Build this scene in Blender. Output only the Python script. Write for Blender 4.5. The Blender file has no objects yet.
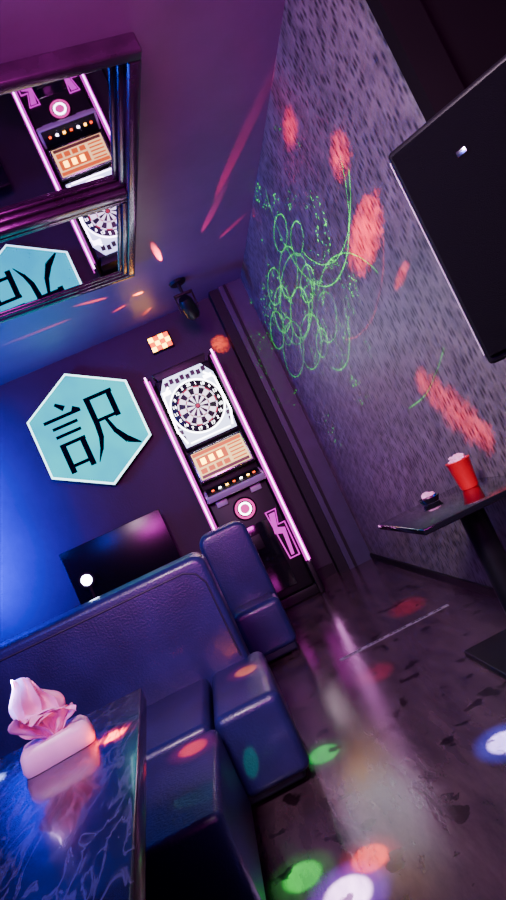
import bpy, bmesh, math, random
from mathutils import Vector, Matrix, noise as mnoise
random.seed(7)
COL=bpy.context.scene.collection

# ---------------------------------------------------------------- materials
def newmat(name):
    m=bpy.data.materials.new(name); m.use_nodes=True
    nt=m.node_tree; b=nt.nodes.get("Principled BSDF")
    return m,nt,b
def pm(name,col,rough=.5,metal=0.,emit=None,es=0.,spec=None,noise=0.,nscale=20.,bump=0.,bscale=200.,coat=0.):
    m,nt,b=newmat(name)
    b.inputs['Base Color'].default_value=(*col,1); b.inputs['Roughness'].default_value=rough
    b.inputs['Metallic'].default_value=metal
    if spec is not None: b.inputs['Specular IOR Level'].default_value=spec
    if coat: b.inputs['Coat Weight'].default_value=coat; b.inputs['Coat Roughness'].default_value=.08
    if emit: b.inputs['Emission Color'].default_value=(*emit,1); b.inputs['Emission Strength'].default_value=es
    if noise or bump:
        tc=nt.nodes.new('ShaderNodeTexCoord')
    if noise:
        n=nt.nodes.new('ShaderNodeTexNoise'); n.inputs['Scale'].default_value=nscale; n.inputs['Detail'].default_value=5
        nt.links.new(tc.outputs['Object'],n.inputs['Vector'])
        r=nt.nodes.new('ShaderNodeValToRGB')
        r.color_ramp.elements[0].position=.3; r.color_ramp.elements[1].position=.7
        r.color_ramp.elements[0].color=(*[c*(1-noise) for c in col],1)
        r.color_ramp.elements[1].color=(*[min(1,c*(1+noise)) for c in col],1)
        nt.links.new(n.outputs['Fac'],r.inputs['Fac']); nt.links.new(r.outputs['Color'],b.inputs['Base Color'])
    if bump:
        n=nt.nodes.new('ShaderNodeTexNoise'); n.inputs['Scale'].default_value=bscale; n.inputs['Detail'].default_value=3
        nt.links.new(tc.outputs['Object'],n.inputs['Vector'])
        bp=nt.nodes.new('ShaderNodeBump'); bp.inputs['Strength'].default_value=bump; bp.inputs['Distance'].default_value=.01
        nt.links.new(n.outputs['Fac'],bp.inputs['Height']); nt.links.new(bp.outputs['Normal'],b.inputs['Normal'])
    return m
def em(name,col,s):
    return pm(name,(.01,.01,.01),.4,emit=col,es=s)

M={}
M['black']=pm('black_plastic',(.004,.004,.006),.45,noise=.2,nscale=30,spec=.3)
M['blackmatte']=pm('black_matte_trim',(.005,.005,.009),.6,noise=.2,nscale=30,spec=.3)
M['blackgloss']=pm('black_gloss',(.006,.006,.01),.08,coat=.5)
M['tvscreen']=pm('tv_screen',(.003,.003,.008),.22,spec=.35)
M['chrome']=pm('chrome',(.7,.7,.75),.15,metal=1)
M['grey']=pm('grey_plastic',(.35,.35,.4),.35)
M['leather']=pm('sofa_leather',(.013,.012,.09),.36,noise=.25,nscale=6,bump=.2,bscale=120,coat=.15)
M['leather_dark']=pm('sofa_base',(.007,.008,.03),.5,noise=.2)
M['frame']=pm('mirror_frame_wood',(.03,.006,.03),.24,noise=.4,nscale=8,coat=.3)
M['mirror']=pm('mirror_glass',(.75,.62,.85),.015,metal=1)
M['backwall']=pm('back_wall_paint',(.012,.005,.021),.6,noise=.25,nscale=3,bump=.15,bscale=60)
M['sidewall']=pm('side_wall_paint',(.03,.03,.09),.6,noise=.2,nscale=3)
M['darkwall']=pm('dark_wall_paint',(.003,.002,.003),.9,noise=.2,nscale=3,spec=.1)
M['ceil']=pm('ceiling_paint',(.19,.095,.20),.42,noise=.08,nscale=4,bump=.06,bscale=40)
M['pillar']=pm('pillar_paint',(.025,.025,.06),.5,noise=.2,nscale=5)
M['white']=pm('white_plastic',(.7,.7,.72),.35)
M['whiteglow']=em('white_led',(.95,.93,1.),15)
M['coolglow']=em('cool_led',(.6,.68,1.),4.0)
M['tube']=em('pink_led_tube',(1.,.38,.97),13)
M['magenta']=em('magenta_led',(.95,.0,.8),1.35)
M['pinkring']=em('pink_ring_led',(1.,.02,.42),1.6)
M['kanji']=pm('sign_letter_vinyl',(.0005,.001,.006),.9,noise=.2,spec=.0)
M['whiteedge']=em('sign_rim_led',(.5,.95,1.),5)
M['red']=pm('red_cup_plastic',(.55,.0,.012),.4,noise=.05)
M['tissue']=pm('pink_tissue_paper',(.95,.4,.64),.85,noise=.12,nscale=30)
M['tbox']=pm('tissue_box_plastic',(.9,.48,.68),.35,noise=.08)
M['orange']=em('orange_led',(1.,.07,.0),4)
M['yellow']=em('yellow_led',(1.,.5,.03),16)
M['cream']=em('screen_cream',(1.,.6,.2),2.8)
M['screen_or']=em('screen_orange',(1.,.14,.0),1.5)
M['screen_dk']=em('screen_dark',(.25,.05,.02),.6)
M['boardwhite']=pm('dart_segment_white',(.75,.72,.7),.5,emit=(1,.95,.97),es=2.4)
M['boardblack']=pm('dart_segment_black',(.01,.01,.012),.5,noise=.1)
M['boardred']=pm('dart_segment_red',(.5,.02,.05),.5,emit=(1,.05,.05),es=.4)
M['tan']=pm('tan_plastic',(.5,.3,.2),.5,noise=.1)
M['silver']=pm('silver_vinyl',(.25,.23,.27),.4,noise=.3,nscale=60)

m,nt,b=newmat('sign_cyan_acrylic'); M['cyan']=m
tc=nt.nodes.new('ShaderNodeTexCoord'); n=nt.nodes.new('ShaderNodeTexNoise'); n.inputs['Scale'].default_value=2.5
r=nt.nodes.new('ShaderNodeValToRGB'); r.color_ramp.elements[0].position=.3; r.color_ramp.elements[1].position=.7
r.color_ramp.elements[0].color=(.0,.55,.85,1); r.color_ramp.elements[1].color=(.0,.88,1,1)
nt.links.new(tc.outputs['Object'],n.inputs['Vector']); nt.links.new(n.outputs['Fac'],r.inputs['Fac'])
nt.links.new(r.outputs['Color'],b.inputs['Emission Color']); b.inputs['Emission Strength'].default_value=1.45
b.inputs['Base Color'].default_value=(.0,.01,.01,1); b.inputs['Roughness'].default_value=.8; b.inputs['Specular IOR Level'].default_value=.0

# wallpaper
m,nt,b=newmat('wallpaper_feather'); M['wallpaper']=m
L=nt.links.new
tc=nt.nodes.new('ShaderNodeTexCoord')
mp=nt.nodes.new('ShaderNodeMapping'); mp.inputs['Scale'].default_value=(1,42,17); mp.inputs['Rotation'].default_value=(math.radians(8),0,0)
v=nt.nodes.new('ShaderNodeTexVoronoi'); v.inputs['Scale'].default_value=1; v.inputs['Randomness'].default_value=.6
n2=nt.nodes.new('ShaderNodeTexNoise'); n2.inputs['Scale'].default_value=9; n2.inputs['Detail'].default_value=8; n2.inputs['Roughness'].default_value=.7
L(tc.outputs['Object'],mp.inputs['Vector']); L(mp.outputs['Vector'],v.inputs['Vector'])
L(tc.outputs['Object'],n2.inputs['Vector'])
r=nt.nodes.new('ShaderNodeValToRGB')
e=r.color_ramp.elements; e[0].position=.14; e[0].color=(.035,.028,.035,1); e[1].position=.50; e[1].color=(.19,.165,.175,1)
L(v.outputs['Distance'],r.inputs['Fac'])
mx=nt.nodes.new('ShaderNodeMix'); mx.data_type='RGBA'; mx.blend_type='MULTIPLY'; mx.inputs['Factor'].default_value=.9
r2=nt.nodes.new('ShaderNodeValToRGB'); r2.color_ramp.elements[0].position=.36; r2.color_ramp.elements[0].color=(.35,.35,.38,1); r2.color_ramp.elements[1].position=.64
L(n2.outputs['Fac'],r2.inputs['Fac']); L(r.outputs['Color'],mx.inputs[6]); L(r2.outputs['Color'],mx.inputs[7])
L(mx.outputs[2],b.inputs['Base Color']); b.inputs['Roughness'].default_value=.45
bp=nt.nodes.new('ShaderNodeBump'); bp.inputs['Strength'].default_value=.5; bp.inputs['Distance'].default_value=.004
L(v.outputs['Distance'],bp.inputs['Height']); L(bp.outputs['Normal'],b.inputs['Normal'])

# floor
m,nt,b=newmat('floor_lacquered'); M['floor']=m
L=nt.links.new
tc=nt.nodes.new('ShaderNodeTexCoord')
mp=nt.nodes.new('ShaderNodeMapping'); mp.inputs['Scale'].default_value=(9,2.2,1)
n=nt.nodes.new('ShaderNodeTexNoise'); n.inputs['Scale'].default_value=1.5; n.inputs['Detail'].default_value=8; n.inputs['Roughness'].default_value=.65
L(tc.outputs['Object'],mp.inputs['Vector']); L(mp.outputs['Vector'],n.inputs['Vector'])
r=nt.nodes.new('ShaderNodeValToRGB'); e=r.color_ramp.elements
e[0].position=.3; e[0].color=(.026,.013,.026,1); e[1].position=.7; e[1].color=(.080,.046,.062,1)
L(n.outputs['Fac'],r.inputs['Fac'])
n3=nt.nodes.new('ShaderNodeTexNoise'); n3.inputs['Scale'].default_value=9; n3.inputs['Detail'].default_value=6
L(tc.outputs['Object'],n3.inputs['Vector'])
r3=nt.nodes.new('ShaderNodeValToRGB'); e=r3.color_ramp.elements; e[0].position=.60; e[0].color=(1,1,1,1); e[1].position=.63; e[1].color=(.2,.15,.2,1)
L(n3.outputs['Fac'],r3.inputs['Fac'])
mx=nt.nodes.new('ShaderNodeMix'); mx.data_type='RGBA'; mx.blend_type='MULTIPLY'; mx.inputs['Factor'].default_value=1
L(r.outputs['Color'],mx.inputs[6]); L(r3.outputs['Color'],mx.inputs[7]); L(mx.outputs[2],b.inputs['Base Color'])
mr=nt.nodes.new('ShaderNodeMapRange'); mr.inputs['To Min'].default_value=.09; mr.inputs['To Max'].default_value=.26
L(n.outputs['Fac'],mr.inputs['Value']); L(mr.outputs['Result'],b.inputs['Roughness'])
bp=nt.nodes.new('ShaderNodeBump'); bp.inputs['Strength'].default_value=.22; bp.inputs['Distance'].default_value=.005
L(n.outputs['Fac'],bp.inputs['Height']); L(bp.outputs['Normal'],b.inputs['Normal'])
b.inputs['Specular IOR Level'].default_value=.65

# marble
m,nt,b=newmat('table_dark_marble'); M['marble']=m
L=nt.links.new
tc=nt.nodes.new('ShaderNodeTexCoord')
mp=nt.nodes.new('ShaderNodeMapping'); mp.inputs['Rotation'].default_value=(0,0,.5); mp.inputs['Scale'].default_value=(16,5,1)
n=nt.nodes.new('ShaderNodeTexNoise'); n.inputs['Scale'].default_value=2; n.inputs['Detail'].default_value=9; n.inputs['Distortion'].default_value=.9
L(tc.outputs['Object'],mp.inputs['Vector']); L(mp.outputs['Vector'],n.inputs['Vector'])
r=nt.nodes.new('ShaderNodeValToRGB'); e=r.color_ramp.elements
e[0].position=.45; e[0].color=(.006,.006,.014,1); e[1].position=.55; e[1].color=(.006,.006,.014,1)
x=e.new(.5); x.color=(.065,.06,.12,1)
L(n.outputs['Fac'],r.inputs['Fac']); L(r.outputs['Color'],b.inputs['Base Color']); b.inputs['Roughness'].default_value=.2
b.inputs['Specular IOR Level'].default_value=.35
b.inputs['Coat Weight'].default_value=.3; b.inputs['Coat Roughness'].default_value=.06

# ---------------------------------------------------------------- mesh helpers
def empty(name,loc=(0,0,0),rz=0.):
    o=bpy.data.objects.new(name,None); COL.objects.link(o); o.location=loc; o.rotation_euler=(0,0,rz); o.empty_display_size=.05
    return o
def fin(name,bm,mat,parent=None,smooth=False,bevel=0.,seg=3,sub=0):
    me=bpy.data.meshes.new(name); bmesh.ops.recalc_face_normals(bm,faces=bm.faces); bm.to_mesh(me); bm.free()
    mats=mat if isinstance(mat,list) else [mat]
    for mm in mats: me.materials.append(mm)
    o=bpy.data.objects.new(name,me); COL.objects.link(o)
    if parent: o.parent=parent
    if bevel:
        bv=o.modifiers.new('bevel','BEVEL'); bv.width=bevel; bv.segments=seg; bv.limit_method='ANGLE'; bv.angle_limit=math.radians(35)
        smooth=True
    if smooth:
        for p in me.polygons: p.use_smooth=True
        try: me.set_sharp_from_angle(angle=math.radians(50)) if not bevel else None
        except Exception: pass
    return o
def box(name,a,b,mat,parent=None,bevel=0.,seg=3,rot=None,piv=None):
    bm=bmesh.new(); bmesh.ops.create_cube(bm,size=1)
    a=Vector(a); b=Vector(b); c=(a+b)/2; s=b-a
    bmesh.ops.scale(bm,vec=s,verts=bm.verts); bmesh.ops.translate(bm,vec=c,verts=bm.verts)
    if rot is not None: bmesh.ops.rotate(bm,cent=Vector(piv) if piv else c,matrix=rot,verts=bm.verts)
    return fin(name,bm,mat,parent,bevel=bevel,seg=seg)
def prismz(name,pts,z0,z1,mat,parent=None,bevel=0.):
    bm=bmesh.new(); f=bm.faces.new([bm.verts.new((x,y,z0)) for x,y in pts])
    r=bmesh.ops.extrude_face_region(bm,geom=[f]); bmesh.ops.translate(bm,vec=(0,0,z1-z0),verts=[v for v in r['geom'] if isinstance(v,bmesh.types.BMVert)])
    return fin(name,bm,mat,parent,bevel=bevel)
def prismy(name,pts,y0,y1,mat,parent=None,bevel=0.):
    if not isinstance(pts[0][0],(list,tuple)): pts=[pts]
    bm=bmesh.new()
    for poly in pts:
        f=bm.faces.new([bm.verts.new((x,y0,z)) for x,z in poly])
        r=bmesh.ops.extrude_face_region(bm,geom=[f]); bmesh.ops.translate(bm,vec=(0,y1-y0,0),verts=[v for v in r['geom'] if isinstance(v,bmesh.types.BMVert)])
    return fin(name,bm,mat,parent,bevel=bevel)
def lathe(name,prof,mat,parent=None,center=(0,0,0),n=32,axis='Z'):
    bm=bmesh.new(); rings=[]
    for r,z in prof:
        ring=[]
        for i in range(n):
            a=2*math.pi*i/n
            if axis=='Z': p=(center[0]+r*math.cos(a),center[1]+r*math.sin(a),center[2]+z)
            else: p=(center[0]+r*math.cos(a),center[1]+z,center[2]+r*math.sin(a))
            ring.append(bm.verts.new(p))
        rings.append(ring)
    for a,b in zip(rings,rings[1:]):
        for i in range(n): bm.faces.new((a[i],a[(i+1)%n],b[(i+1)%n],b[i]))
    for rg in (rings[0],rings[-1]):
        if (rg[0].co-rg[n//2].co).length>1e-4:
            try: bm.faces.new(rg)
            except Exception: pass
    bmesh.ops.remove_doubles(bm,verts=bm.verts,dist=1e-5)
    return fin(name,bm,mat,parent,smooth=True)
def tube(name,pts,r,mat,parent=None,cyc=False,res=2):
    cu=bpy.data.curves.new(name,'CURVE'); cu.dimensions='3D'; cu.bevel_depth=r; cu.bevel_resolution=res; cu.use_fill_caps=True
    s=cu.splines.new('POLY'); s.points.add(len(pts)-1)
    for p,q in zip(s.points,pts): p.co=(*q,1)
    s.use_cyclic_u=cyc; cu.materials.append(mat)
    o=bpy.data.objects.new(name,cu); COL.objects.link(o)
    if parent: o.parent=parent
    return o
def ringface(name,cx,cz,y,r0,r1,mat,parent,th=.004,n=48):
    bm=bmesh.new(); 
    def ring(r,yy): return [bm.verts.new((cx+r*math.cos(2*math.pi*i/n),yy,cz+r*math.sin(2*math.pi*i/n))) for i in range(n)]
    A=ring(r0,y-th);B=ring(r1,y-th);C=ring(r1,y);D=ring(r0,y)
    for i in range(n):
        j=(i+1)%n
        for P,Q in ((A,B),(B,C),(C,D),(D,A)): bm.faces.new((P[i],P[j],Q[j],Q[i]))
    return fin(name,bm,mat,parent)

# ---------------------------------------------------------------- room shell
H=2.64
box('floor',(-2.4,-1.4,-.1),(1.7,5.3,0),M['floor'])
box('ceiling',(-2.4,-1.4,H),(1.7,5.3,H+.1),M['ceil'])
box('wall_back',(-2.3,5.15,0),(1.1,5.25,H),M['backwall'])
box('wall_left',(-2.4,-1.3,0),(-2.3,5.25,H),M['sidewall'])
box('wall_right',(1.1,1.66,0),(1.2,5.25,H),M['wallpaper'])
box('wall_right_alcove',(1.6,-1.3,0),(1.7,1.66,H),M['darkwall'])
box('wall_right_return',(1.2,1.66,0),(1.7,1.76,H),M['darkwall'])
box('wall_front',(-2.4,-1.4,0),(1.7,-1.3,H),M['darkwall'])
box('trim_1',(1.085,1.60,0),(1.2,1.66,H),M['darkwall'])
pl=empty('pillar',(0,0,0))
box('face',(.885,5.0,0),(1.099,5.149,H-.001),M['pillar'],pl)
box('black_edge',(.80,5.02,0),(.884,5.149,H-.001),M['blackmatte'],pl)
box('front_strip',(.93,4.99,0),(.955,5.0,H-.001),M['blackmatte'],pl)
box('baseboard_back',(-2.29,5.13,0),(.79,5.149,.09),M['black'])
box('baseboard_right',(1.085,1.67,0),(1.099,4.98,.05),M['black'])

# ---------------------------------------------------------------- ceiling mirror
cm=empty('ceiling_mirror',(.222,3.90,0),math.radians(7.8))
Wd,Ln=2.0,1.90
ym=-.985
box('glass_far',(-Wd+.05,ym+.02,2.582),(-.05,-.05,2.592),M['mirror'],cm)
box('glass_near',(-Wd+.05,-Ln+.05,2.622),(-.05,ym-.02,2.632),M['mirror'],cm)
for nm,a,b in (('rail_far',(-Wd,-.055),(0,0)),('rail_near',(-Wd,-Ln),(0,-Ln+.055)),('rail_right',(-.055,-Ln+.05),(0,-.05)),('rail_left',(-Wd,-Ln+.05),(-Wd+.055,-.05))):
    box(nm,(a[0],a[1],H-.08),(b[0],b[1],H-.001),M['frame'],cm,bevel=.012)
def rectloop(name,o,i,z0,z1,ya,yb):
    x0,x1=-Wd+o,-o; y0,y1=ya,yb; w=i-o
    box(name+'_1',(x0,y1-w,z0),(x1,y1,z1),M['frame'],cm,bevel=.007)
    box(name+'_2',(x0,y0,z0),(x1,y0+w,z1),M['frame'],cm,bevel=.007)
    box(name+'_3',(x1-w,y0+w,z0),(x1,y1-w,z1),M['frame'],cm,bevel=.007)
    box(name+'_4',(x0,y0+w,z0),(x0+w,y1-w,z1),M['frame'],cm,bevel=.007)
rectloop('far_step',.055,.085,2.566,H-.002,ym+.03,-.055)
rectloop('far_inner',.085,.11,2.574,2.60,ym+.06,-.085)
rectloop('near_step',.055,.085,2.59,H-.002,-Ln+.055,ym-.03)
rectloop('near_inner',.085,.11,2.612,2.634,-Ln+.085,ym-.06)
box('mullion',(-Wd+.055,ym-.03,H-.078),(-.055,ym+.03,H-.001),M['frame'],cm,bevel=.01)

# ---------------------------------------------------------------- hexagon sign
hs=empty('hexagon_sign',(-.59,5.149,1.975))
def hexp(R): return [(R*math.cos(math.radians(30+60*i)),R*math.sin(math.radians(30+60*i))) for i in range(6)]
prismy('housing',hexp(.515),-.10,0,M['black'],hs)
prismy('rim',hexp(.51),-.112,-.1001,M['whiteedge'],hs)
prismy('panel',hexp(.490),-.120,-.1121,M['cyan'],hs)
def stroke(p,q,w0,w1=None):
    w1=w1 or w0; p=Vector(p);q=Vector(q); d=(q-p).normalized(); nn=Vector((-d.y,d.x))
    return [tuple(p+nn*w0),tuple(p-nn*w0),tuple(q-nn*w1),tuple(q+nn*w1)]
S=[]
S+= [stroke((-.57,.95),(-.38,.76),.04,.08), stroke((-1.02,.58),(-.0,.58),.045), [( .0,.625),(-.16,.74),(-.24,.62),(.0,.535)]]
S+= [stroke((-.87,.34),(-.18,.34),.042), stroke((-.87,.11),(-.18,.11),.042)]
S+= [stroke((-.80,-.10),(-.80,-.92),.075), stroke((-.26,-.10),(-.26,-.92),.075), stroke((-.87,-.14),(-.17,-.14),.045), stroke((-.80,-.74),(-.24,-.74),.045)]
S+= [stroke((.16,.74),(.94,.74),.05), stroke((.84,.74),(.84,.02),.075), stroke((.26,.10),(.86,.10),.045),
     stroke((.24,.79),(.24,.0),.075), stroke((.24,.02),(.20,-.35),.075,.068), stroke((.20,-.33),(.08,-.65),.068,.045), stroke((.08,-.63),(-.10,-.92),.045,.01),
     stroke((.50,.10),(.62,-.35),.04,.065), stroke((.62,-.33),(.82,-.68),.065,.09), stroke((.82,-.66),(1.10,-.88),.09,.02)]
k=.315
S=[[(x*k,z*k) for x,z in poly] for poly in S]
for i,poly in enumerate(S):
    prismy('letter_stroke_%d'%(i+1),poly,-.1225-.0001*i,-.1201,M['kanji'],hs)

# ---------------------------------------------------------------- dart machine
dm=empty('dart_machine',(.284,4.72,0))
B=lambda n,a,b,mat,bv=0.,**k: box(n,a,b,M[mat],dm,bevel=bv,**k)
B('base_plinth',(-.27,-.02,0),(.29,.38,.08),'black',.01)
B('lower_cabinet',(-.25,.0,.08),(.25,.38,.98),'black',.015)
B('front_door',(-.15,-.012,.14),(.13,.0,.70),'blackgloss',.006)
B('coin_slot_panel',(-.10,-.02,.50),(.02,-.012,.62),'black',.004)
B('upper_cabinet',(-.25,.04,.98),(.25,.36,2.03),'black',.015)
B('head_bezel',(-.235,-.02,1.43),(.235,.04,2.04),'black',.02)
prismy('head_light_panel',[(-.215,1.46),(.215,1.46),(.225,1.60),(.225,1.93),(.16,2.03),(-.16,2.03),(-.225,1.93),(-.225,1.60)],-.03,-.021,M['coolglow'],dm)
prismy('topper',[(-.20,2.03),(.20,2.03),(.23,2.10),(-.23,2.10)],-.02,.1,M['black'],dm,bevel=.006)
for i in range(8):
    x=-.17+i*.045
    B('topper_tile_%d'%i,(x,-.042,1.955+.012*(i%2)),(x+.034,-.0305,1.995+.012*(i%2)),'boardblack')
for s in (-1,1):
    for j in range(3):
        B('panel_tile',(s*.20-.016,-.040,1.52+.05*j),(s*.20+.016,-.0305,1.555+.05*j),'boardblack')
    tube('head_light_strip',[(s*.15,-.045,1.955),(s*.215,-.045,1.89),(s*.225,-.045,1.60),(s*.19,-.045,1.485)],.008,M['whiteglow'],dm)
    B('head_lamp',(s*.175-.04,-.050,1.90),(s*.175+.03,-.0305,1.93),'whiteglow')
tube('head_light_bottom',[(-.17,-.045,1.478),(.17,-.045,1.478)],.006,M['whiteglow'],dm)
cz=1.725
lathe('board_backing',[(0,-.01),(.20,-.01),(.205,-.005),(.205,.03)],M['boardblack'],dm,center=(0,-.055,cz),axis='Y',n=48)
def seg(name,r0,r1,start,mat):
    bm=bmesh.new(); y=-.07
    for i in range(20):
        if i%2!=start: continue
        a0=2*math.pi*(i-.5)/20; 
        n=4
        for j in range(n):
            t0=a0+2*math.pi/20*j/n*.96; t1=a0+2*math.pi/20*(j+1)/n*.96
            vs=[bm.verts.new((r*math.cos(t),y,cz+r*math.sin(t))) for r,t in ((r0,t0),(r1,t0),(r1,t1),(r0,t1))]
            f=bm.faces.new(vs); rr=bmesh.ops.extrude_face_region(bm,geom=[f]); bmesh.ops.translate(bm,vec=(0,.004,0),verts=[v for v in rr['geom'] if isinstance(v,bmesh.types.BMVert)])
    return fin(name,bm,mat,dm)
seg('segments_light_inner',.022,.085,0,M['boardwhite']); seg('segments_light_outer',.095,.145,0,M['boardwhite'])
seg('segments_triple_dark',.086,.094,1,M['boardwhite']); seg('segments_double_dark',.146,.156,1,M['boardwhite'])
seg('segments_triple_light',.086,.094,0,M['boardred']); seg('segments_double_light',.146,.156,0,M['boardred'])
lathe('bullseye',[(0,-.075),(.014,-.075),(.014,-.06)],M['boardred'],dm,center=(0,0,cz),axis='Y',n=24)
nums=[20,1,18,4,13,6,10,15,2,17,3,19,7,16,8,11,14,9,12,5]
for i,nn in enumerate(nums):
    a=math.pi/2-2*math.pi*i/20
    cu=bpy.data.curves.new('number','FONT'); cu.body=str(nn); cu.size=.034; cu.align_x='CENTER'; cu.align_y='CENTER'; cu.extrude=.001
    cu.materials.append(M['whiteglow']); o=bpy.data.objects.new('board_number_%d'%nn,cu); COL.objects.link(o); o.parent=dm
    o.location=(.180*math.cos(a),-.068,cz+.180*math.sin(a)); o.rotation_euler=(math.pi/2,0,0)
ringface('board_light_ring',0,cz,-.058,.206,.218,M['whiteglow'],dm,th=.006)
rx=Matrix.Rotation(math.radians(-8),3,'X'); pv=(0,-.03,1.28)
def scr(n,a,b,mat,bv=0): box(n,a,b,M[mat],dm,bevel=bv,rot=rx,piv=pv)
scr('monitor_bezel',(-.235,-.04,1.15),(.235,.03,1.42),'black',.01)
scr('monitor_frame',(-.222,-.046,1.163),(.222,-.0402,1.408),'chrome',.003)
scr('monitor_screen',(-.21,-.05,1.175),(.21,-.0462,1.395),'cream')
scr('screen_header',(-.205,-.053,1.362),(.205,-.0502,1.39),'screen_or')
scr('screen_score_box',(-.19,-.053,1.27),(.06,-.0502,1.35),'screen_or')
for j in range(3): scr('screen_score_digit_%d'%j,(-.16+.07*j,-.056,1.285),(-.12+.07*j,-.0532,1.335),'yellow')
for j in range(5): scr('screen_row_%d'%j,(.08,-.053,1.34-.03*j),(.195,-.0502,1.352-.03*j),'screen_or')
scr('screen_footer',(-.2,-.053,1.18),(.2,-.0502,1.205),'screen_dk')
for j in range(4): scr('screen_player_%d'%j,(-.19+.065*j,-.053,1.215),(-.14+.065*j,-.0502,1.255),'screen_or')
rc=Matrix.Rotation(math.radians(24),3,'X'); pc=(0,-.03,1.07)
def ctl(n,a,b,mat,bv=0): box(n,a,b,M[mat],dm,bevel=bv,rot=rc,piv=pc)
ctl('control_shelf',(-.245,-.13,1.02),(.245,.03,1.075),'grey',.012)
ctl('control_plate',(-.225,-.12,1.076),(.225,.02,1.082),'black',.003)
for j,(x,mt) in enumerate(((-.17,'orange'),(-.11,'whiteglow'),(-.05,'yellow'),(.01,'orange'),(.07,'whiteglow'),(.13,'yellow'),(.18,'orange'))):
    ctl('button_%d'%j,(x-.011,-.072,1.083),(x+.011,-.052,1.090),mt,.004)
B('shelf_light',(-.22,-.095,1.005),(.22,-.085,1.012),'whiteglow')
B('card_reader',(-.19,-.03,.93),(-.10,.0,.98),'grey',.006)
B('card_reader_right',(.10,-.03,.93),(.19,.0,.98),'grey',.006)
ringface('logo_ring_outer',0,.84,-.016,.062,.080,M['pinkring'],dm)
ringface('logo_ring_inner',0,.84,-.016,.038,.052,M['whiteglow'],dm)
lathe('logo_disc',[(0,-.02),(.036,-.02),(.036,-.012)],M['pinkring'],dm,center=(0,0,.84),axis='Y')
lathe('logo_bezel',[(0,-.012),(.09,-.012),(.095,0)],M['blackgloss'],dm,center=(0,0,.84),axis='Y')
for s in (-1,1):
    z=[(s*.13,.74,),(s*.215,.74),(s*.185,.62),(s*.24,.62),(s*.24,.34),(s*.16,.34)]
    tube('graphic_outline',[(x,-.01,zz) for x,zz in z],.007,M['magenta'],dm,cyc=True)
    prismy('graphic_fill',[(s*.15,.72),(s*.20,.72),(s*.17,.60),(s*.225,.58),(s*.205,.36),(s*.18,.36),(s*.19,.54),(s*.13,.56)],-.012,-.002,M['magenta'],dm)
    B('fin',(s*.262-.012,-.02,.10),(s*.262+.012,.36,2.08),'black',.006)
    tube('led_tube',[(s*.285,-.03,.27),(s*.285,-.03,2.10)],.0062,M['tube'],dm)
    B('led_strip_inner',(s*.268-.009,-.036,.27),(s*.268+.009,-.021,2.06),'magenta',.003)
    B('led_strip_outer',(s*.298-.005,-.030,.27),(s*.298+.005,.10,2.08),'magenta',.003)
    B('fin_foot',(s*.275-.022,-.05,0),(s*.275+.022,.1,.26),'black',.008)

# ---------------------------------------------------------------- small LED display above machine
ld=empty('led_display',(.25,5.149,2.43))
box('case',(-.10,-.05,-.075),(.10,0,.075),M['black'],ld,bevel=.008)
for i in range(4):
    for j in range(3):
        mt='yellow' if (i+j)%2==0 else 'orange'
        box('cell_%d_%d'%(i,j),(-.092+.046*i,-.056,-.064+.043*j),(-.050+.046*i,-.0502,-.024+.043*j),M[mt],ld)

# ---------------------------------------------------------------- hanging disco light
dl=empty('added_disco_light',(.53,4.5,H))
lathe('ceiling_plate',[(0,-.02),(.06,-.02),(.07,-.001),(0,-.001)],M['black'],dl)
lathe('stem',[(.012,-.12),(.012,-.02)],M['black'],dl)
box('yoke_left',(-.075,-.02,-.24),(-.065,.02,-.10),M['black'],dl,bevel=.003)
box('yoke_right',(.065,-.02,-.24),(.075,.02,-.10),M['black'],dl,bevel=.003)
box('yoke_top',(-.075,-.02,-.115),(.075,.02,-.10),M['black'],dl,bevel=.003)
o=lathe('lamp_body',[(0,-.10),(.045,-.10),(.055,-.08),(.055,.05),(.04,.08),(0,.08)],M['black'],dl)
o.location=(0,0,-.21); o.rotation_euler=(math.radians(50),0,math.radians(-15))
o=lathe('lamp_lens',[(0,-.105),(.04,-.105),(.045,-.101)],M['blackgloss'],dl); o.location=(0,0,-.21); o.rotation_euler=(math.radians(50),0,math.radians(-15))

# ---------------------------------------------------------------- television behind the sofa
tv=empty('television',(-.77,4.95,0))
box('screen',(-.43,-.02,.62),(.43,.0,1.13),M['tvscreen'],tv,bevel=.004)
box('back_shell',(-.40,.001,.64),(.40,.04,1.10),M['black'],tv,bevel=.01)
box('neck',(-.05,.0,.42),(.05,.03,.62),M['black'],tv,bevel=.005)
box('stand_foot',(-.22,-.09,.402),(.22,.09,.42),M['black'],tv,bevel=.005)
tc_=empty('tv_cabinet',(-.80,4.95,0))
box('carcass',(-.6,-.17,.06),(.6,.17,.40),M['black'],tc_,bevel=.006)
box('door_1',(-.58,-.18,.08),(-.01,-.17,.38),M['blackgloss'],tc_,bevel=.004)
box('door_2',(.01,-.18,.08),(.58,-.18+.01,.38),M['blackgloss'],tc_,bevel=.004)
for s in (-1,1): box('leg_%d'%(s+2),(s*.5-.03,-.1,0),(s*.5+.03,.1,.06),M['black'],tc_)
lp=empty('added_glow_lamp',(-1.05,4.80,0))  # stand-in lamp added for the white glow on the TV screen
lathe('foot',[(0,.402),(.05,.402),(.05,.415),(.012,.42),(.012,.80)],M['black'],lp)
lathe('head',[(0,.03),(.045,.03),(.06,-.02),(.05,-.02)],M['black'],lp,center=(0,0,.86),axis='Y')
lathe('lens',[(0,-.021),(.042,-.021),(.042,-.01)],em('added_lens_glow',(.6,.7,1),40),lp,center=(0,0,.86),axis='Y')

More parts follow.
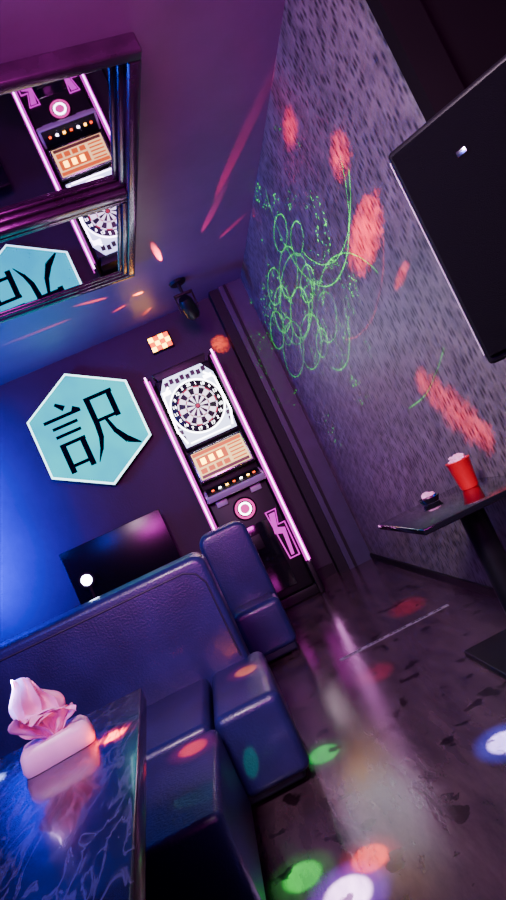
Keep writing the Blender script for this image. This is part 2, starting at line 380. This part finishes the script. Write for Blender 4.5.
# ---------------------------------------------------------------- sofa
sf=empty('sofa',(0,0,0))
def cushion(n,a,b,par,bv=.05,mat='leather'): return box(n,a,b,M[mat],par,bevel=bv,seg=5)
cushion('base',(-2.15,2.09,.02),(-.06,2.84,.18),sf,.02,'leather_dark')
cushion('seat_long',(-2.15,2.06,.10),(-.285,2.66,.345),sf,.03)
cushion('seat_corner',(-.275,2.06,.05),(-.03,2.66,.34),sf,.035)
def roundslab(n,x0,x1,z0,z1,y0,y1,r,par,both=False):
    pts=[(x0,z0),(x1,z0)]
    for i in range(7):
        a=math.radians(15*i); pts.append((x1-r+r*math.cos(a),z1-r+r*math.sin(a)))
    if both:
        for i in range(7):
            a=math.radians(90+15*i); pts.append((x0+r+r*math.cos(a),z1-r+r*math.sin(a)))
    else: pts.append((x0,z1))
    bm=bmesh.new(); f=bm.faces.new([bm.verts.new((x,y0,z)) for x,z in pts])
    rr=bmesh.ops.extrude_face_region(bm,geom=[f]); bmesh.ops.translate(bm,vec=(0,y1-y0,0),verts=[v for v in rr['geom'] if isinstance(v,bmesh.types.BMVert)])
    return fin(n,bm,M['leather'],par,bevel=.03,seg=4)
roundslab('backrest',-2.15,-.09,.10,.825,2.60,2.88,.06,sf)
tube('back_piping',[(-2.12,2.602,.775),(-.20,2.602,.775),(-.15,2.602,.75),(-.125,2.602,.70),(-.12,2.602,.36)],.005,M['leather_dark'],sf)
for x in (-1.9,-.4): box('foot',(x-.03,2.15,0),(x+.03,2.21,.03),M['black'],sf)
for x in (-1.9,-.4): box('foot_rear',(x-.03,2.7,0),(x+.03,2.76,.03),M['black'],sf)
ot=empty('ottoman',(0,0,0))
cushion('seat',(-1.0,1.475,.05),(-.26,2.035,.335),ot,.022)
cushion('base',(-.98,1.49,.02),(-.28,2.02,.16),ot,.015,'leather_dark')
for x in (-.95,-.33):
    for y in (1.51,1.96): box('foot',(x-.02,y-.02,0),(x+.02,y+.02,.03),M['black'],ot)
ac=empty('armchair',(0,0,0))
roundslab('backrest',-.13,.185,.08,.83,3.72,3.98,.07,ac,True)
cushion('seat',(-.12,3.50,.06),(.175,3.76,.35),ac,.04)
cushion('base',(-.11,3.52,.02),(.16,3.95,.16),ac,.02,'leather_dark')
for x in (-.08,.13):
    for y in (3.58,3.9): box('foot',(x-.02,y-.02,0),(x+.02,y+.02,.03),M['black'],ac)

# ---------------------------------------------------------------- marble table
mt=empty('marble_table',(0,0,0))
prismz('top',[(-.305,1.45),(-1.25,1.44),(-1.25,.25),(-.185,.25)],.645,.68,M['marble'],mt,bevel=.004)
prismz('apron',[(-.325,1.42),(-1.22,1.41),(-1.22,.28),(-.210,.28)],.61,.6449,M['black'],mt)
for x in (-.5,-1.05):
    for y in (.4,1.28): box('leg',(x-.03,y-.03,0),(x+.03,y+.03,.61),M['black'],mt,bevel=.004)

# tissue box
tb=empty('tissue_box',(-.446,1.235,.68),math.radians(14)); tb.scale=(.68,.75,.75)
bm=bmesh.new()
lay=[(0,.100,.060),(.012,.104,.063),(.045,.098,.058),(.058,.085,.048)]
rings=[]
for z,a,b_ in lay:
    ring=[]
    for i in range(32):
        t=2*math.pi*i/32; c,s=math.cos(t),math.sin(t)
        ring.append(bm.verts.new((a*math.copysign(abs(c)**.35,c),b_*math.copysign(abs(s)**.35,s),z+.001)))
    rings.append(ring)
for A,Bq in zip(rings,rings[1:]):
    for i in range(32): bm.faces.new((A[i],A[(i+1)%32],Bq[(i+1)%32],Bq[i]))
bm.faces.new(rings[0]); bm.faces.new(rings[-1])
fin('box_body',bm,M['tbox'],tb,smooth=True)
def sheet(n,ang,h,w,lean,skew,droop,seed):
    """tissue pulled from the slot: pinched at the base, pleated, opening to an off-centre tip"""
    bm=bmesh.new(); N=22;Mh=18; g=[]
    for j in range(Mh+1):
        t=j/Mh; row=[]
        wt=w*(.28+1.1*math.sin(math.pi*min(1,t*.62+.0)))*(1-.72*max(0,t-.45)/.55)
        for i in range(N+1):
            u=i/N*2-1
            x=u*wt+skew*t*t
            pleat=abs(((u*1.6+seed*.37)%1.0)-.5)*2
            y=(pleat-.5)*.026*(1-.35*t)+lean*t**1.5
            z=h*t*(1-.15*u)-droop*max(0,t-.45)**2
            d_=mnoise.noise_vector(Vector((x*22+seed,y*22,z*22)))*.016
            row.append(bm.verts.new((x+d_.x,y+d_.y,.050+z+d_.z*.8)))
        g.append(row)
    for j in range(Mh):
        for i in range(N): bm.faces.new((g[j][i],g[j][i+1],g[j+1][i+1],g[j+1][i]))
    bmesh.ops.rotate(bm,cent=(0,0,0),matrix=Matrix.Rotation(ang,3,'Z'),verts=bm.verts)
    o=fin(n,bm,M['tissue'],tb,smooth=True); so=o.modifiers.new('s','SOLIDIFY'); so.thickness=.0012
sheet('tissue_sheet_1',.1,.160,.062,.015,-.018,0,1)
sheet('tissue_sheet_2',.35,.115,.070,-.045,-.065,.12,2)
sheet('tissue_sheet_3',-.3,.11,.070,-.02,.065,.16,5)
sheet('tissue_sheet_4',.2,.085,.070,.03,.03,.1,9)

# ---------------------------------------------------------------- bar table + cup
bt=empty('bar_table',(0,0,0))
prismz('top',[(.62,1.94),(1.08,1.92),(1.08,2.48),(.62,2.46)],.60,.622,M['blackgloss'],bt,bevel=.004)
box('top_plate',(.75,2.08,.585),(.98,2.30,.6),M['black'],bt,bevel=.004)
lathe('pole',[(.048,.03),(.048,.585)],M['black'],bt,center=(.885,2.16,0))
box('base_plate',(.70,1.94,0),(1.07,2.40,.03),M['black'],bt,bevel=.006)
cp=empty('red_cup',(.975,2.28,.6225)); cp.scale=(.95,.95,.88)
lathe('cup_wall',[(0,.0),(.034,.0),(.038,.01),(.049,.128),(.052,.131),(.050,.134),(.047,.130),(.036,.012),(0,.010)],M['red'],cp)
lathe('cup_rim',[(.0495,.130),(.0525,.132),(.0505,.135),(.047,.133)],M['red'],cp)
bm=bmesh.new(); bmesh.ops.create_icosphere(bm,subdivisions=3,radius=.036)
for v_ in bm.verts: v_.co*=1+random.uniform(-.22,.22); v_.co.z=v_.co.z*.8+.130
fin('crumpled_napkin',bm,M['tbox'],cp)
at=empty('ashtray',(.84,2.38,.6225))
lathe('dish',[(0,0),(.035,0),(.045,.022),(.040,.022),(.030,.006),(0,.006)],M['blackgloss'],at)
bm=bmesh.new(); bmesh.ops.create_icosphere(bm,subdivisions=2,radius=.026)
for v_ in bm.verts: v_.co*=1+random.uniform(-.25,.25); v_.co.z=v_.co.z*.6+.028
fin('crumpled_wrapper',bm,M['tbox'],at)

# ---------------------------------------------------------------- loudspeaker
A=Vector((.815,1.48)); d=Vector((.63,-.777))
sp=empty('loudspeaker',(A.x,A.y,0),math.atan2(d.y,d.x))
z0,z1=1.015,1.64; W=.40
prismz('cabinet',[(0,0.012),(W,0.012),(W-.06,.27),(.06,.27)],z0,z1,M['black'],sp,bevel=.012)
box('grille',(.018,-.004,z0+.02),(W-.018,.0119,z1-.02),pm('speaker_grille_steel',(.002,.002,.004),.6,bump=.8,bscale=900,spec=.1),sp,bevel=.004)
box('badge',(.165,-.008,z1-.135),(.19,-.0045,z1-.12),M['chrome'],sp,bevel=.001)
tube('edge_glint',[(.006,.004,z0+.03),(.006,.004,z1-.03)],.002,M['grey'],sp)  # light grey strip painting the glint along the grille edge
box('bracket_arm',(.17,.27,1.25),(.21,.36,1.33),M['black'],sp)
box('bracket_plate',(.15,.27,1.18),(.23,.28,1.42),M['black'],sp)
box('handle_bottom',(.05,.03,z0-.025),(.10,.08,z0),M['tan'],sp,bevel=.004)

# ---------------------------------------------------------------- throw line on floor
tl=empty('throw_line',(0,0,0))
box('strip',(.30,3.055,.0005),(.93,3.083,.003),M['silver'],tl)
for i in range(22):
    if i%5==4: continue
    box('letter_%d'%i,(.325+i*.026,3.062,.0031),(.343+i*.026,3.076,.0042),M['black'],tl)

# ---------------------------------------------------------------- added ceiling projectors, out of view, to carry the wall and floor beams
def added_projector(P):
    d2=empty('added_disco_light',(P.x,P.y,H))
    lathe('ceiling_plate',[(0,-.02),(.07,-.02),(.08,-.001),(0,-.001)],M['black'],d2)
    lathe('stem',[(.012,-.15),(.012,-.02)],M['black'],d2)
    lathe('lamp_body',[(0,-.17),(.05,-.165),(.075,-.15),(.05,-.13),(0,-.12)],M['black'],d2)
    return d2
P2=Vector((-1.3,1.0,2.42)); d2=added_projector(P2)
P3=Vector((.42,.75,2.42)); d3=added_projector(P3)

# ---------------------------------------------------------------- lights
def track(o,loc,tgt):
    o.location=loc; o.rotation_euler=(Vector(tgt)-Vector(loc)).to_track_quat('-Z','Y').to_euler()
def spot(name,par,loc,tgt,col,e,deg,blend=.35,gobo=None,rad=.0):
    l=bpy.data.lights.new(name,'SPOT'); l.energy=e; l.color=col; l.spot_size=math.radians(deg); l.spot_blend=blend; l.shadow_soft_size=rad
    o=bpy.data.objects.new(name,l); COL.objects.link(o)
    track(o,loc,tgt)
    q=(Vector(tgt)-Vector(loc)).to_track_quat('-Z','Y')
    if par: 
        o.parent=par; o.location=Vector(loc)-Vector(par.location)
    if gobo:
        l.use_nodes=True; nt=l.node_tree; L=nt.links.new
        emn=nt.nodes.get('Emission')
        geo=nt.nodes.new('ShaderNodeNewGeometry')
        X=q@Vector((1,0,0)); Y=q@Vector((0,1,0)); Z=q@Vector((0,0,-1))
        def dot(vv):
            n=nt.nodes.new('ShaderNodeVectorMath'); n.operation='DOT_PRODUCT'; n.inputs[1].default_value=vv; L(geo.outputs['Incoming'],n.inputs[0]); return n.outputs['Value']
        def mth(op,a,b=None):
            n=nt.nodes.new('ShaderNodeMath'); n.operation=op
            for i,x in enumerate((a,b)):
                if x is None: continue
                if isinstance(x,(int,float)): n.inputs[i].default_value=x
                else: L(x,n.inputs[i])
            return n.outputs[0]
        w=dot(Z); u=mth('DIVIDE',dot(X),w); v=mth('DIVIDE',dot(Y),w)
        cb=nt.nodes.new('ShaderNodeCombineXYZ'); L(u,cb.inputs[0]); L(v,cb.inputs[1]); uv=cb.outputs[0]
        fac=gobo(nt,L,mth,uv,u,v)
        L(fac,emn.inputs['Strength'])
    return o
def g_blob(scale,thr=.5,seed=0.,size=.05,asp=1.):
    def g(nt,L,mth,uv,u,v):
        mp=nt.nodes.new('ShaderNodeMapping'); mp.inputs['Location'].default_value=(seed,seed*.7,0); L(uv,mp.inputs['Vector'])
        n=nt.nodes.new('ShaderNodeTexNoise'); n.inputs['Scale'].default_value=scale; n.inputs['Detail'].default_value=7; n.inputs['Roughness'].default_value=.75; L(mp.outputs['Vector'],n.inputs['Vector'])
        sc=nt.nodes.new('ShaderNodeVectorMath'); sc.operation='MULTIPLY'; L(uv,sc.inputs[0]); sc.inputs[1].default_value=(1/asp,1,0)
        ln=nt.nodes.new('ShaderNodeVectorMath'); ln.operation='LENGTH'; L(sc.outputs[0],ln.inputs[0])
        d_=mth('MULTIPLY',mth('POWER',mth('DIVIDE',ln.outputs['Value'],size),2.0),.28)
        s=mth('SUBTRACT',mth('ADD',n.outputs['Fac'],.22),d_)
        r=nt.nodes.new('ShaderNodeMapRange'); r.inputs['From Min'].default_value=thr-.08; r.inputs['From Max'].default_value=thr+.22; L(s,r.inputs['Value'])
        r.inputs['To Min'].default_value=.0
        return r.outputs['Result']
    return g
def g_rings(rings,wid,dots=0.,jit=.01,amp=3.):
    def g(nt,L,mth,uv,u,v):
        n=nt.nodes.new('ShaderNodeTexNoise'); n.inputs['Scale'].default_value=14; L(uv,n.inputs['Vector'])
        s=nt.nodes.new('ShaderNodeVectorMath'); s.operation='MULTIPLY_ADD'; L(n.outputs['Color'],s.inputs[0]); s.inputs[1].default_value=(jit,jit,0); L(uv,s.inputs[2])
        tot=None
        for (cx,cy,r,sy) in rings:
            a=nt.nodes.new('ShaderNodeVectorMath'); a.operation='SUBTRACT'; L(s.outputs[0],a.inputs[0]); a.inputs[1].default_value=(cx+jit/2,cy+jit/2,0)
            b_=nt.nodes.new('ShaderNodeVectorMath'); b_.operation='MULTIPLY'; L(a.outputs[0],b_.inputs[0]); b_.inputs[1].default_value=(1,sy,0)
            c=nt.nodes.new('ShaderNodeVectorMath'); c.operation='LENGTH'; L(b_.outputs[0],c.inputs[0])
            dd=mth('ABSOLUTE',mth('SUBTRACT',c.outputs['Value'],r)); k=mth('LESS_THAN',dd,wid)
            tot=k if tot is None else mth('MAXIMUM',tot,k)
        nb=nt.nodes.new('ShaderNodeTexNoise'); nb.inputs['Scale'].default_value=10; L(uv,nb.inputs['Vector'])
        br=nt.nodes.new('ShaderNodeMapRange'); br.inputs['From Min'].default_value=.35; br.inputs['From Max'].default_value=.55; br.inputs['To Min'].default_value=.25; L(nb.outputs['Fac'],br.inputs['Value'])
        tot=mth('MULTIPLY',tot,br.outputs['Result'])
        if dots:
            vo=nt.nodes.new('ShaderNodeTexVoronoi'); vo.inputs['Scale'].default_value=130; L(uv,vo.inputs['Vector'])
            near=mth('LESS_THAN',vo.outputs['Distance'],.2)
            n2=nt.nodes.new('ShaderNodeTexNoise'); n2.inputs['Scale'].default_value=9; L(uv,n2.inputs['Vector'])
            gate=mth('GREATER_THAN',n2.outputs['Fac'],.54)
            tot=mth('MAXIMUM',tot,mth('MULTIPLY',mth('MULTIPLY',near,gate),dots))
        return mth('MULTIPLY',tot,amp)
    return g
S2=P2+Vector((.10,.06,.0))
RED=(1,.0,.015)
spot('beam_red_1',d2,S2,(1.1,2.64,2.43),RED,3800,9,.3,g_blob(70,.5,1,.026,1.5))
spot('beam_red_2',d2,S2,(1.1,2.30,2.06),RED,3800,10,.3,g_blob(70,.5,3,.032,1.4))
spot('beam_red_3',d2,S2,(1.1,2.42,1.75),RED,7000,14,.3,g_blob(60,.46,5,.036,2.3))
for i,(yy,zz,s_) in enumerate(((2.54,1.09,.018),(2.47,1.02,.024),(2.39,.93,.028),(2.31,.85,.026),(2.24,.78,.02))):
    spot('beam_red_low_%d'%i,d2,S2,(1.1,yy,zz),RED,3600,8,.25,g_blob(130,.52,8+3*i,s_,1.3))
spot('beam_red_short',d2,S2,(1.1,2.28,1.50),RED,3600,6,.25,g_blob(130,.50,31,.009,4.))
spot('beam_red_line',d2,S2,(1.1,2.7,1.48),RED,3000,16,.15,g_rings([(0,.25,.25,1)],.0010,0,.012,1.))
G=(.0,1,.02)
rings=[(-.05,-.02,.055,1.7),(-.11,.03,.05,1.6),(-.02,.04,.055,1.7),(-.14,-.03,.06,1.6),(.03,-.02,.04,1.7),(-.10,.07,.04,1.6),(-.06,-.07,.06,1.7),(-.17,.03,.04,1.5),(.02,.09,.04,1.7),(-.04,.0,.10,1.8),(-.13,.0,.03,1.6),(-.02,-.10,.03,1.6),(.07,.04,.035,1.6)]
spot('beam_green_laser',d2,S2,(1.1,3.55,1.98),G,5600,30,.15,g_rings(rings,.0009,1.,.001))
spot('beam_green_laser_arc',d2,S2,(1.1,3.0,1.95),G,4600,24,.15,g_rings([(.06,.10,.17,1.)],.0008,0,.003,2.2))
spot('beam_green_laser_arc_2',d2,S2,(1.1,2.75,1.90),G,4600,17,.15,g_rings([(.03,.14,.17,1.),(-.1,-.2,.2,1.)],.0008,0,.003,2.))
spot('beam_green_laser_low',d2,S2,(1.1,3.35,1.62),G,2600,9,.15,g_rings([(0,.02,.05,1.5),(.0,.03,.09,1.0)],.0009,1.))
spot('beam_green_laser_right',d2,S2,(1.1,2.50,1.05),G,1600,10,.15,g_rings([(0,.3,.3,1.)],.0007,0))
S3=P3+Vector((0,.0,-.08))
def pool(n,t,c,e,deg,bl=.6,halo=None,hs_=.16):
    spot(n,d3,S3,t,c,e,deg,bl,None,.004)
    if halo: spot(n+'_halo',d3,S3,t,halo,e*hs_,deg*1.8,1.,None,.004)
pool('beam_floor_green',(-.17,1.67,0),(.02,1,.05),7500,2.7,.5,(0,1,.05))
pool('beam_floor_green_small',(.02,2.24,0),(.0,1,.08),6000,2.6,.5,(0,1,.1))
pool('beam_floor_red',(.01,1.60,0),(1,.05,.0),9000,2.5,.5,(1,.0,.02))
pool('beam_floor_white',(-.075,1.52,0),(.8,.78,1),28000,3.1,.5,(.3,.1,1))
pool('beam_floor_bluewhite',(.51,1.76,0),(.5,.6,1),26000,2.7,.5,(.05,.1,1))
pool('beam_floor_dimred',(.80,3.36,0),(1,.0,.03),2200,4.2,1.)
pool('beam_floor_dimred2',(.38,2.7,0),(1,.0,.1),1500,4,1.)
pool('beam_sofa_orange',(-.12,2.43,.34),(1,.22,.0),18000,2.2,.6,(1,.02,.05))
pool('beam_sofa_red',(-.34,1.94,.335),(1,.05,.0),18000,2.4,.6,(1,.0,.05))
pool('beam_sofa_green',(-.20,2.04,.20),(0,1,.1),3000,1.3)
pool('beam_table_white',(-.615,1.285,.68),(.5,.7,1),60000,2.2,.7,(.1,.3,1),.03)
pool('beam_table_red',(-.335,1.19,.68),(1,.04,.0),60000,1.8,.8,(1,.0,.02),.08)
def graze(n,loc,tgt,c,e,deg): spot(n,dl,loc,tgt,c,e,deg,.8)
graze('beam_ceiling_red',(.56,4.36,2.545),(.93,3.1,2.64),(1,.0,.12),800,3.6)
graze('beam_ceiling_pink',(.57,4.36,2.56),(.80,3.65,2.64),(1,.02,.2),260,5)
graze('beam_ceiling_red_2',(.57,4.36,2.56),(.95,3.95,2.64),(1,.02,.1),140,5)
graze('beam_ceiling_red_3',(.48,4.36,2.57),(.42,3.9,2.64),(1,.05,.1),55,6)
graze('beam_ceiling_orange',(.42,4.46,2.50),(.22,4.42,2.64),(1,.18,.0),330,13)
graze('beam_ceiling_orange2',(.42,4.42,2.54),(-.10,4.22,2.64),(1,.06,.02),700,5)
graze('beam_ceiling_orange3',(.42,4.40,2.54),(.05,4.55,2.64),(1,.06,.01),340,5)
graze('beam_ceiling_orange4',(.42,4.40,2.56),(-.5,4.35,2.64),(1,.03,.05),900,3)
graze('beam_ceiling_orange5',(.46,4.60,2.54),(.25,4.85,2.64),(1,.08,.0),160,8)
spot('beam_wall_orange',dl,(.62,4.60,2.40),(.72,5.15,2.22),(1,.08,.0),300,22,.4,g_blob(22,.5,3,.14))

def area(name,loc,tgt,col,e,sx,sy,spread=180):
    l=bpy.data.lights.new(name,'AREA'); l.shape='RECTANGLE'; l.size=sx; l.size_y=sy; l.energy=e; l.color=col; l.spread=math.radians(spread)
    o=bpy.data.objects.new(name,l); COL.objects.link(o); track(o,loc,tgt); return o
area('blue_wash_lamp',(-2.15,4.5,1.75),(-1.85,5.15,1.65),(.0,.0,1),170,.3,1.6,85)
area('blue_ceiling_wash_lamp',(-2.15,3.6,1.9),(-1.1,4.0,2.64),(.0,.06,1),85,.3,1.0,130)
area('blue_front_lamp',(-1.8,-.4,2.3),(-.8,2.2,.4),(.03,.04,1),40,.8,.8)
area('purple_room_lamp',(.2,-.9,2.0),(.0,2.4,2.64),(.85,.02,.7),56,1.0,.8,95)
area('lavender_wall_lamp',(-.4,.2,2.35),(1.1,2.45,.7),(.95,.68,.85),42,.5,.5,95)

w=bpy.data.worlds.new('world'); bpy.context.scene.world=w; w.use_nodes=True
bg=w.node_tree.nodes['Background']; bg.inputs[0].default_value=(.12,.06,.3,1); bg.inputs[1].default_value=.015

# ---------------------------------------------------------------- camera
th=math.radians(6.5);ph=math.radians(2.8);ro=math.radians(25)
F=Vector((math.cos(ph)*math.sin(th),math.cos(ph)*math.cos(th),math.sin(ph)))
R=Vector((math.cos(th),-math.sin(th),0));U=R.cross(F)
cx=math.cos(ro)*R-math.sin(ro)*U; cy=math.sin(ro)*R+math.cos(ro)*U
cam=bpy.data.cameras.new('camera'); co=bpy.data.objects.new('camera',cam); COL.objects.link(co)
co.matrix_world=Matrix(((cx.x,cy.x,-F.x,0),(cx.y,cy.y,-F.y,0),(cx.z,cy.z,-F.z,1.0),(0,0,0,1)))
cam.sensor_fit='VERTICAL'; cam.sensor_height=36; cam.lens=24; cam.clip_start=.02
bpy.context.scene.camera=co
